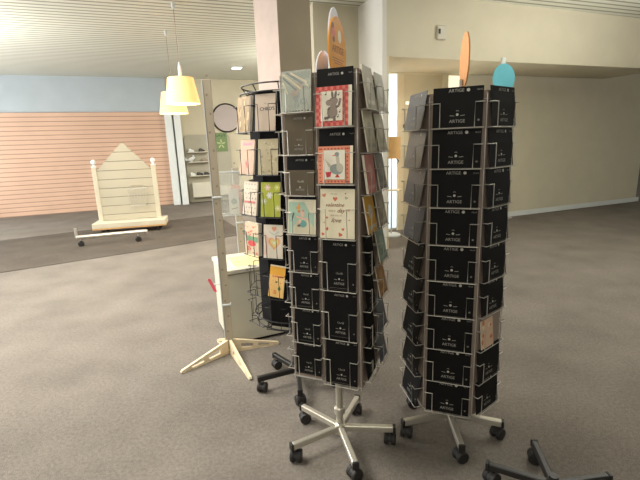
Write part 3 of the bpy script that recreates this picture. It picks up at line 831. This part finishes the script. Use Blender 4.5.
KP = .2155; zK = [1.522 - KP*i for i in range(6)]
zK = [1.522, 1.306, 1.089, .866, .642, .462]
pkK = pocket_mesh(.115, .185, .049, bk, r=.0022, brk=.24, mid=.70)
KF = {}
pkB = pocket_mesh(.129, .185, .049, bk, r=.0022, brk=.24, mid=.70)
for j, (ang, xo, me) in {-1: (36, 0, pkK), 0: (0, 0, pkK), 1: (-26, -.045, pkB), 2: (-80, 0, pkK)}.items():
    f = Face(KA, KR, R(ang), KD); KF[j] = f
    pockets(rk, f, xo, me, zK, R(ang))
G4 = 'greeting cards on the round black spinner'
kk = dict(bot=.037, top=.012)
W4, H4, WB = .112, .178, .126
put_greeting(KF[0], 0, zK[0] + .004, W4, H4, art_child(W4, H4), 'taupe card printed with the word child in black capitals', G4, **kk)
put_greeting(KF[0], 0, zK[1] + .004, W4, H4, art_dots(W4, H4, rgb(176, 164, 132), [rgb(146, 136, 104), rgb(190, 178, 146), rgb(150, 140, 112)], 30, .06, 2), 'olive beige card with a faint leaf pattern in the second row', G4, **kk)
put_greeting(KF[0], 0, zK[2] + .004, W4, H4, art_green(W4, H4), 'lime green card with pale flowers', G4, **kk)
put_greeting(KF[0], .0, zK[3] + .004, W4, H4, art_rainbow_heart(W4, H4), 'pale card with a pastel rainbow heart', G4, **kk)
put_greeting(KF[0], .0, zK[4] + .010, .090, .175, art_yellow(.090, .175), 'yellow orange card tilted in the lowest filled pocket of the round spinner', G4, roll=R(5), **kk)
put_greeting(KF[1], -.045, zK[0] + .004, WB, H4, art_gold(WB, H4), 'thick gold and brown patterned card at the top left of the round spinner', G4, thick=.012, **kk)
put_greeting(KF[1], -.045, zK[1] + .004, WB, H4, art_pinktext(WB, H4), 'peach card with pink script at its top', G4, thick=.010, **kk)
put_greeting(KF[1], -.045, zK[2] + .004, WB, H4, art_ribbon(WB, H4), 'cream card with black dots and a red ribbon stripe', G4, thick=.010, **kk)
put_greeting(KF[1], -.045, zK[3] + .004, WB, H4, art_holiday(WB, H4), 'thick stack of cards with red, orange and green festive print', G4, thick=.024, bot=.031, top=.020)
for i, (c, c2, lb) in enumerate((((214, 206, 196), (150, 132, 124), 'white card glimpsed edge-on at the top left of the round spinner'),
                                 ((206, 198, 190), (150, 110, 116), 'pale grey and pink card glimpsed edge-on in the second row of the round spinner'),
                                 ((206, 200, 190), (156, 150, 146), 'pale card glimpsed edge-on in the third row of the round spinner'))):
    side_card(KF[2], 0, zK[i] + .004, .108, H4, rgb(*c), rgb(*c2), lb, thick=.008, group=G4, **kk)

# ================================================================== THE WHITE POST DISPLAY AND THE WHITE COUNTER
def fin_mesh(L, m, h0=.105, h1=.022):
    mb = MB(); t = .018
    outer = [(.02, 0), (L - .015, 0), (L, .010), (L - .008, h1), (.02, h0)]
    # triangular slotted fin built as a rim around its slots
    def band(pts): mb.prism(pts, -t/2, t/2)
    zt = lambda x: h0 + (h1 - h0) * (x - .02) / (L - .028)
    s0, s1, s2, s3 = L*.22, L*.46, L*.56, L*.80
    band([(.02, 0), (s0, 0), (s0, zt(s0)), (.02, h0)])
    band([(s1, 0), (s2, 0), (s2, zt(s2)), (s1, zt(s1))])
    band([(s3, 0), (L - .015, 0), (L, .010), (L - .008, h1), (s3, zt(s3))])
    for a, b in ((s0, s1), (s2, s3)):
        band([(a, 0), (b, 0), (b, zt(b)*.30), (a, zt(a)*.30)])
        band([(a, zt(a)*.68), (b, zt(b)*.68), (b, zt(b)), (a, zt(a))])
    return mb.mesh('foot', m)
def post_stand(loc, H_, rz, feet, label, holes=True, clips=()):
    t = empty('display_post', label, 'display stand', loc, 0, 'slotted white display posts')
    MB().box((0, 0, .02 + H_/2), (.052, .020, H_ - .02), rz, ch=.003).build('post', M['post_face'], t)
    e = Vector((math.cos(rz), math.sin(rz), 0))
    MB().box((-.029*e.x, -.029*e.y, .02 + H_/2), (.006, .024, H_ - .02), rz).build('edge_strip', M['white_trim'], t)
    nrm = Vector((math.sin(rz), -math.cos(rz), 0))
    if holes:
        for i in range(int(H_ / .115)):
            z = .17 + i*.115; x = .007 * (1 if i % 2 else -1)
            q = nrm*.0095 + e*x
            MB().lathe([(.0075, 0), (.0075, .0015)], 10, Matrix.Translation((q.x, q.y, z)) @ Matrix.Rotation(rz, 4, 'Z') @ Matrix.Rotation(R(90), 4, 'X')).build('peg_hole', M['column_dark'], t)
    for z in clips:
        MB().box((0, 0, z), (.064, .030, .014), rz, ch=.003).build('clip', M['white_trim'], t)
    for a, L in feet:
        link('foot', fin_mesh(L, M['ply']), t, (0, 0, 0), (0, 0, R(a)))
    return t
post_stand((-.678, 2.803, 0), 1.865, R(13), ((225, .39), (-62, .44), (126, .23), (17, .36)), 'tall leaning-looking white wooden post with peg holes on slotted plywood feet', clips=(1.13, .37))
post_stand((-.708, 3.68, 0), 1.27, R(13), ((225, .2), (-62, .2), (126, .2), (17, .2)), 'shorter pale post standing behind the white counter', clips=(.8,))

# white counter
kc = empty('low_counter', 'low white cabinet block behind the tall post and round black spinner', 'counter', (-.69, 2.895, 0), R(24))
MB().box((.30, .23, .285), (.60, .46, .53), ch=.004).build('body', M['white_laminate'], kc)
MB().box((.30, .23, .573), (.62, .48, .03), ch=.004).build('top_board', M['white_laminate'], kc)
MB().box((.30, .235, .0125), (.56, .42, .025)).build('plinth', M['dark_plastic'], kc)
kcp = Matrix.Translation((-.69, 2.895, 0)) @ Matrix.Rotation(R(24), 4, 'Z')
sh = empty('printed_sheet', 'pale yellow patterned sheet lying on the white counter', 'paper', kcp @ Vector((.24, .21, .5885)), R(24))
MB().box((0, 0, .0008), (.32, .34, .0012)).build('sheet', M['paper'], sh)
a = Art(.30, .32); g = random.Random(12); a.rect(-.5, -.5, .5, .5, rgb(226, 206, 150))
for i in range(24): a.ell(g.uniform(-.42, .42), g.uniform(-.42, .42), .05, .03, g.choice((rgb(206, 176, 112), rgb(232, 220, 176), rgb(214, 186, 130))), g.uniform(0, 3), 8)
pr = a.build('printed_pattern', M['print'], sh, (0, 0, .0012), (R(-90), 0, 0))
tg = empty('price_flag', 'small pink paper flag sticking out of the left side of the white counter', 'flag', kcp @ Vector((-.003, .20, .43)), R(24))
MB().tube([(0, 0, 0), (-.05, 0, .012)], .003, 6).build('pin', M['white_trim'], tg)
MB().prism([(-.055, -.05), (-.03, -.055), (-.075, .06), (-.095, .055)], -.001, .001).build('flag_paper', M['pink_tag'], tg)

# clear acrylic bin hanging from the clips, cards inside
ab = empty('acrylic_bin', 'clear acrylic bin hooked between the white posts', 'bin', (-.612, 2.96, .985), R(13))
def pane(c, d): return MB().box(c, d).build('panel', M['acrylic'], ab)
pane((0, -.06, .15), (.16, .003, .30)); pane((0, .06, .15), (.16, .003, .30))
pane((-.08, 0, .15), (.003, .12, .30)); pane((.08, 0, .15), (.003, .12, .30)); pane((0, 0, .0015), (.16, .12, .003))
MB().tube([(-.08, -.06, .30), (.08, -.06, .30), (.08, .06, .30), (-.08, .06, .30)], .003, 5, closed=True).build('rim', M['white_trim'], ab)
MB().tube([(-.08, -.06, .003), (.08, -.06, .003), (.08, .06, .003), (-.08, .06, .003)], .003, 5, closed=True).build('base_rim', M['white_trim'], ab)
hk = MB(); hk.tube([(-.075, -.06, .29), (-.078, -.09, .30), (-.078, -.105, .28)], .003, 5); hk.build('hook', M['white_trim'], ab)
abm = Matrix.Translation((-.612, 2.96, .985)) @ Matrix.Rotation(R(13), 4, 'Z')
for i, (x, c, lb) in enumerate(((.035, (226, 190, 176), 'pink tinted card standing inside the clear bin'), (.015, (226, 222, 210), 'white card standing inside the clear bin'))):
    w_, h_ = .07, .20 - .02*i
    art = Art(w_, h_); art.rect(-.5, 0, .5, 1, rgb(*c)); art.ell(0, .5, .3, .3, rgb(206, 150, 140) if i == 0 else rgb(190, 196, 186)); art.line([(-.3, .2), (.3, .25)], .06, rgb(150, 120, 110))
    b_, d_ = greeting(w_, h_, .003, art)
    o = link('greeting_card', b_, None, abm @ Vector((x, .03 - .04*i, .0045)), (R(-6), 0, R(13))); tag(o, lb, 'card')
    c_ = link('printed_design', d_, o); c_.location = (0, -.0009, 0)

# ------------------------------------------------------------------ the beige plank display on wheels and the chrome trolley foot
gd = empty('plank_display', 'beige plank shop display on wheels with a ball topped post, at the left edge', 'display stand', (-3.02, 7.90, 0), R(14))
MB().prism([(-1.0, .22), (-.03, .22), (-.03, 1.10), (-.5, 1.62), (-1.0, 1.10)], .0, .03).build('plank_panel', M['beige_wood'], gd)
for x in (-.015, -1.015):
    pst = MB().box((x, .015, .69), (.075, .075, 1.0), ch=.006).build('corner_post', M['beige_paint'], gd)
    MB().lathe([(.045, 1.19), (.045, 1.205), (.018, 1.215), (.018, 1.235), (.036, 1.25), (.042, 1.28), (.034, 1.31), (.004, 1.325)], 16, Matrix.Translation((x, .015, 0))).build('finial', M['white_trim'], pst)
MB().box((-.5, -.05, .165), (1.24, .46, .09), ch=.006).build('base_shelf', M['beige_paint'], gd)
MB().box((-.5, -.05, .107), (1.24, .46, .025), ch=.003).build('base_edge', M['wood'], gd)
for x in (-.03, -.97):
    for y in (-.2, .1): caster_parts(gd, x, y, R(30), .10, r=.034)
wb = empty('wire_basket', 'small chrome wire basket hanging on the beige plank display', 'basket', Matrix.Translation((-3.02, 7.90, 0)) @ Matrix.Rotation(R(14), 4, 'Z') @ Vector((-.33, -.07, .48)), R(14))
mb = MB()
for i, z in enumerate((0, .1, .2, .3)):
    s = .13 + .01*i; mb.tube([(-s, -.06, z), (s, -.06, z), (s, .06, z), (-s, .06, z)], .006 if z in (0, .3) else .004, 5, closed=True)
for i in range(7): 
    x = -.13 + i*.0433; mb.tube([(x, -.06, 0), (x*1.2, -.06, .30)], .004, 5)
mb.build('wire_cage', M['chrome_wire'], wb)
MB().tube([(-.1, .05, .30), (-.1, .055, .36), (.1, .055, .36), (.1, .05, .30)], .006, 6).build('hook', M['chrome_wire'], wb)
ft = empty('rail_base', 'chrome foot of a clothes rail with a dark wheel, cut off at the left edge', 'rail', (-2.97, 6.73, 0), R(14))
MB().tube([(-.9, 0, .15), (.12, 0, .17), (.15, 0, .16)], .032, 12).build('rail_tube', M['chrome'], ft)
MB().tube([(-.9, 0, .15), (-.9, 0, .30)], .02, 10).build('rail_post', M['chrome'], ft)
for x in (.0, -.85): caster_parts(ft, x, 0, R(20), .13, r=.045)

# ------------------------------------------------------------------ right side of the shop
lp = empty('floor_lamp', 'slim floor lamp with beige drum shade and round white foot by the bright window', 'lamp', (1.138, 6.53, 0))
MB().lathe([(.145, 0), (.145, .018), (.13, .03), (.015, .035)], 32).build('base', M['white_trim'], lp)
MB().tube([(0, 0, .03), (0, 0, 1.30)], .010, 10).build('pole', M['chrome'], lp)
s = MB(); s.lathe([(.135, 1.205), (.135, 1.525)], 32, cap=False); s.lathe([(.131, 1.525), (.131, 1.205)], 32, cap=False)
s.lathe([(.131, 1.205), (.135, 1.205)], 32, cap=False); s.lathe([(.135, 1.525), (.131, 1.525)], 32, cap=False)
sd = s.build('lamp_shade', M['floor_shade'], lp)
MB().tube([(-.131, 0, 1.51), (0, 0, 1.29), (.131, 0, 1.51)], .004, 6).build('shade_frame', M['dark_plastic'], sd)
MB().tube([(.06, -.02, 1.22), (.10, -.06, 1.16), (.08, -.05, 1.13)], .008, 6).build('pull_switch', M['dark_plastic'], lp)
MB().box((.03, 0, .72), (.24, .16, .016), ch=.003).build('side_tray', M['beige_paint'], lp)

th = empty('wall_box', 'small white thermostat box on the cream wall above the bright window', 'thermostat', HD + U*.86 + V*(-.0) + Vector((0, 0, 2.815)), TH)
MB().box((0, -.024, 0), (.135, .046, .165), ch=.006).build('housing', M['white_laminate'], th)
MB().box((-.045, -.049, .01), (.03, .006, .06)).build('dial', M['dark_plastic'], th)
sg = empty('door_sign', 'tiny black sign on the frame of the cream door', 'sign', RD + U*.06 - V*.068 + Vector((0, 0, 1.69)), TH)
MB().box((0, -.006, 0), (.11, .012, .05), ch=.002).build('plate', M['dark_plastic'], sg)
for x in (-.025, .03): MB().lathe([(.012, 0), (.012, .004)], 10, Matrix.Translation((x, -.012, 0)) @ rx).build('button', M['taupe_board'], sg)
td = empty('hanging_disc', 'round teal sign at the right edge behind the right-hand spinner', 'sign', HD + U*1.93 - V*.035 + Vector((0, 0, 2.27)), TH)
MB().lathe([(.195, 0), (.20, .006), (.20, .014), (.195, .02)], 40, rx).build('disc', M['teal'], td)
MB().box((0, .017, .22), (.06, .034, .12)).build('bracket', M['white_trim'], td)

# another stand's foot reaching in at the lower right corner
xb = empty('spinner_base', 'black wheel and chrome foot of another stand at the bottom right corner', 'stand base', (.90, 1.42, 0))
star_base(xb, [R(a) for a in (151, 223, 295, 7, 79)], .255, M['dark_plastic'])

# ------------------------------------------------------------------ light
def area(name, loc, size, energy, col, rot=(0, 0, 0), sy=None):
    l = D.lights.new(name, 'AREA'); l.energy = energy; l.color = col[:3]; l.size = size
    if sy: l.shape = 'RECTANGLE'; l.size_y = sy
    o = D.objects.new(name, l); COL.objects.link(o); o.location = loc; o.rotation_euler = rot
    return o
W_ = (1.0, .96, .88)
area('ceiling_light_panel', (-2.4, 1.9, HC - .03), 2.0, 150, W_, sy=1.2)  # added overhead area lights, out of view, to brighten the shop
area('ceiling_light_panel', (2.4, 3.6, HC - .03), 1.4, 50, W_)
area('ceiling_light_panel', (-3.2, 4.2, HC - .03), 2.0, 215, W_)
area('ceiling_light_panel', (-.8, -1.6, HC - .03), 2.4, 40, W_, sy=1.2)
area('ceiling_light_panel', (1.0, 9.0, HC - .03), 1.6, 250, W_)  # added fill hidden behind the mid wall for the far area
area('shop_window_light', (-9.0, 6.5, 1.7), 3.5, 430, (.92, .96, 1.0), (R(90), 0, R(-90)), 2.4)
area('shop_window_light', (-6.0, .5, 1.9), 3.0, 65, (.92, .96, 1.0), (R(90), 0, R(-75)), 2.2)
def point(name, loc, e, col, r=.1):
    l = D.lights.new(name, 'POINT'); l.energy = e; l.color = col; l.shadow_soft_size = r
    o = D.objects.new(name, l); COL.objects.link(o); o.location = loc
point('floor_lamp_bulb', (1.138, 6.53, 1.36), 10, (1, .85, .6), .05)
point('recess_lamp', (2.15, 6.3, 1.6), 13, (1, .92, .76), .3)  # added unseen light that brightens the recess
point('back_room_lamp', (-.3, 9.0, 2.2), 95, (1, .95, .85), .25)  # added unseen light that brightens the far wall
area('uplight', (-5.6, 5.6, 1.9), 1.0, 130, (1, .98, .94), (PI, 0, 0))  # added upward lights, out of view, to brighten the ceiling
area('uplight', (4.2, 4.0, 1.9), 1.0, 150, (1, .97, .9), (PI, 0, 0))
area('uplight', (-.4, -1.4, 2.3), 1.0, 40, (1, .95, .84), (PI, 0, 0))
point('pendant_bulb', (-1.745, 5.83, 2.0), 14, (1, .82, .55)); point('pendant_bulb', (-2.28, 7.09, 1.985), 14, (1, .82, .55))
w = D.worlds.new('world'); bpy.context.scene.world = w; w.use_nodes = True
nt = w.node_tree; bg = nt.nodes['Background']
bg.inputs['Color'].default_value = (1.0, .97, .92, 1); bg.inputs['Strength'].default_value = .62
sc = bpy.context.scene
sc.view_settings.view_transform = 'Standard'; sc.view_settings.look = 'None'
sc.view_settings.exposure = 0.0
